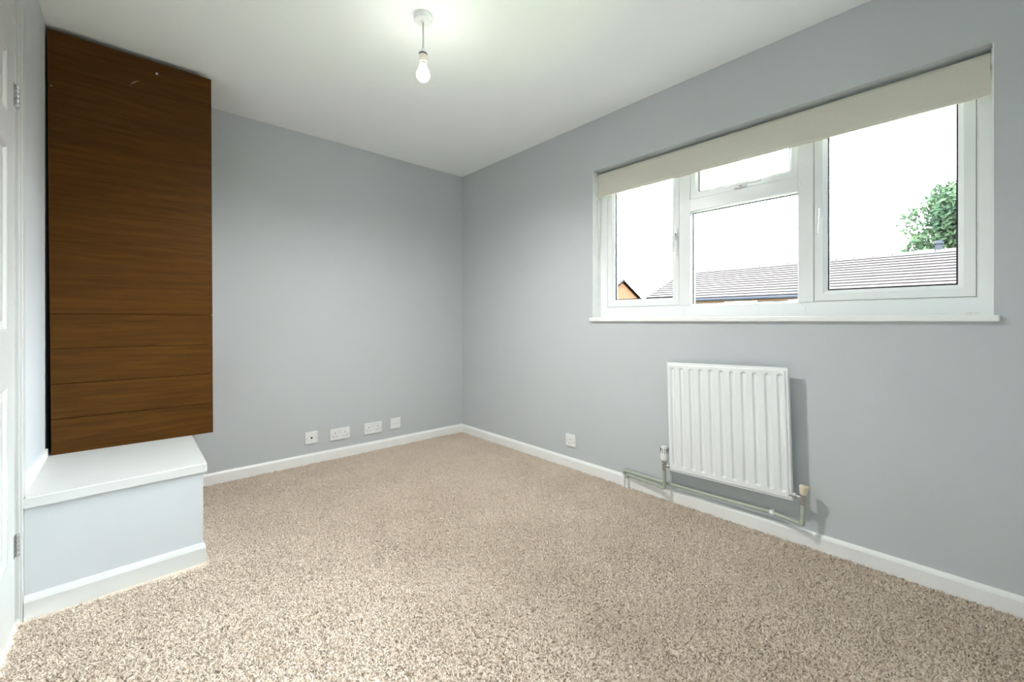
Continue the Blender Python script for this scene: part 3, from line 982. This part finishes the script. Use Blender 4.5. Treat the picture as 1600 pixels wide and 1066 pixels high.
def house(label, xe, xr, y0, y1, ze, zr, courses, loc, windows=()):
    """brick house, ridge along Y, near eaves at xe, ridge at xr; roof in overlapping tile courses"""
    t = thing('neighbour_house', label, 'house', loc)
    xb = 2 * xr - xe
    wx0, wx1 = xe + 0.28, xb - 0.28
    bm = nb()
    k = (zr - ze) / (xr - xe)
    zt = ze + k * 0.28 - 0.12
    prism(bm, [(wx0, GZ), (wx1, GZ), (wx1, zt), (xr, zr - 0.12), (wx0, zt)], 'y', y0 + 0.12, y1 - 0.12)
    obj('brick_wall', bm, 'brick', t)
    for side in (0, 1):
        bm = nb()
        ex = xe if side == 0 else xb
        d = Vector((xr - ex, 0, zr - ze)); l = d.length; d.normalize()
        up = Vector((-d.z, 0, d.x)) if side == 0 else Vector((d.z, 0, -d.x))
        if up.z < 0:
            up = -up
        g = l / courses
        P0 = Vector((ex, 0, ze))
        th = 0.038
        for c in range(courses):
            a = P0 + d * (c * g - 0.02); b = P0 + d * ((c + 1) * g + 0.03)
            q = [a + up * th, b + up * 0.006, b - up * 0.01, a + up * 0.002]
            A_ = [bm.verts.new((p.x, y0, p.z)) for p in q]; B_ = [bm.verts.new((p.x, y1, p.z)) for p in q]
            for i in range(4):
                j = (i + 1) % 4
                f_ = bm.faces.new((A_[i], A_[j], B_[j], B_[i]))
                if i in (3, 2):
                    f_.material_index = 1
            bm.faces.new(A_); bm.faces.new(B_[::-1])
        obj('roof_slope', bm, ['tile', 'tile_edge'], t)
    bm = nb()
    yy = y0
    while yy < y1 - 0.01:
        y2 = min(yy + 0.45, y1)
        j = random.uniform(-0.012, 0.012)
        prism(bm, [(xr + 0.13 * math.cos(u), zr - 0.03 + j + 0.10 * math.sin(u)) for u in [PI * q / 6 for q in range(7)]], 'y', yy, y2 - 0.012)
        yy = y2
    rt = obj('ridge_tiles', bm, 'tile', t)
    rt['kind'] = 'stuff'
    bm = nb()
    box(bm, xe + 0.05, xe + 0.10, y0, y1, ze - 0.09, ze - 0.01)
    box(bm, xe + 0.05, wx0 + 0.02, y0, y1, ze - 0.10, ze - 0.085)
    obj('fascia', bm, 'fascia', t)
    bm = nb(); tube(bm, [(xe + 0.0, y0, ze - 0.045), (xe + 0.0, y1, ze - 0.045)], 0.045, 10)
    obj('gutter', bm, 'fascia', t, smooth=True)
    for s, yy in ((-1, y0), (1, y1)):
        bm = nb()
        for ex in (xe, xb):
            prism(bm, [(ex, ze - 0.06), (ex, ze - 0.0), (xr, zr - 0.0), (xr, zr - 0.07)], 'y', yy - 0.03, yy + 0.03)
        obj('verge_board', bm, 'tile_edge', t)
    for (a, b, zl, zh, n) in windows:
        bm = nb(); x = wx0
        ring_x(bm, a, b, zl, zh, [(0, x - 0.03), (0.07, x - 0.03), (0.07, x + 0.02), (0, x + 0.02)])
        for i in range(1, n):
            yy = a + (b - a) * i / n
            box(bm, x - 0.03, x + 0.02, yy - 0.05, yy + 0.05, zl + 0.05, zh - 0.05)
        wf = obj('house_window', bm, 'upvc', t)
        for i in range(n):
            ya = a + (b - a) * i / n; yb = a + (b - a) * (i + 1) / n
            bm = nb(); box(bm, x - 0.008, x - 0.001, ya + 0.05, yb - 0.05, zl + 0.06, zh - 0.06)
            obj('house_pane', bm, 'house_glass', wf)
    return t


h1 = house('long brick house with pale tiled roof and windows under the eaves', 14.0, 17.0, -9.0, 8.35, 1.80, 3.02, 13, (17.0, 0.0, GZ),
           windows=((4.62, 5.56, 0.50, 1.665, 3), (2.85, 3.79, 0.50, 1.665, 3), (-2.2, -1.0, 0.50, 1.665, 3)))
bm = nb(); lathe(bm, [(0.08, 2.9), (0.08, 3.22), (0.11, 3.225), (0.11, 3.27), (0.07, 3.29), (0.07, 3.33), (0, 3.335)], (17.0, 0.83, 0), (0, 0, 1), 16)
fl = obj('vent_pipe', bm, 'fascia', h1, smooth=True); fl['label'] = 'grey capped vent pipe on the ridge'
house('brick house behind with its gable end showing beside the long roof', 17.6, 21.65, 14.14, 24.0, 1.30, 3.45, 17, (21.65, 19.0, GZ))


def tree(label, base, crown, rx, rz, n):
    t = thing('leafy_tree', label, 'tree', base)
    bm = nb()
    b = Vector(base); c = Vector(crown)
    tube(bm, [b, b.lerp(c, 0.5) + Vector((0.1, 0.1, 0)), c], [0.22, 0.16, 0.07], 8)
    blobs = []
    for i in range(46):
        u = rng.normal(size=3); u /= np.linalg.norm(u)
        rad_ = rng.uniform(0.35, 1.0)
        p = c + Vector((u[0] * rx, u[1] * rx, u[2] * rz)) * rad_
        blobs.append((p, rng.uniform(0.45, 0.8)))
        if i < 18:
            tube(bm, [b.lerp(c, 0.72 + 0.25 * random.random()), p], [0.05, 0.015], 5)
    obj('trunk', bm, 'bark', t)
    V = []; F_ = []
    for i in range(n):
        p, r_ = blobs[rng.integers(len(blobs))]
        u = rng.normal(size=3); u /= np.linalg.norm(u)
        q = p + Vector(u) * r_ * rng.uniform(0.55, 1.0)
        a = Vector(rng.normal(size=3)).normalized(); w = a.orthogonal().normalized()
        s = rng.uniform(0.08, 0.15)
        k = len(V)
        V += [q - a * s, q + w * s * 0.5 + a * s * 0.1, q + a * s, q - w * s * 0.5 + a * s * 0.1]
        F_.append((k, k + 1, k + 2, k + 3))
    me = bpy.data.meshes.new('foliage'); me.from_pydata([tuple(v_) for v_ in V], [], F_)
    me.materials.append(M['leaf'])
    o = bpy.data.objects.new('foliage', me); C.objects.link(o)
    o.parent = t; o.matrix_parent_inverse = Matrix.Translation(t.location).inverted()
    o['kind'] = 'stuff'


tree('leafy green tree growing behind the long tiled roof', (23.0, -0.1, GZ), (23.0, -0.1, 4.45), 2.6, 1.35, 15000)
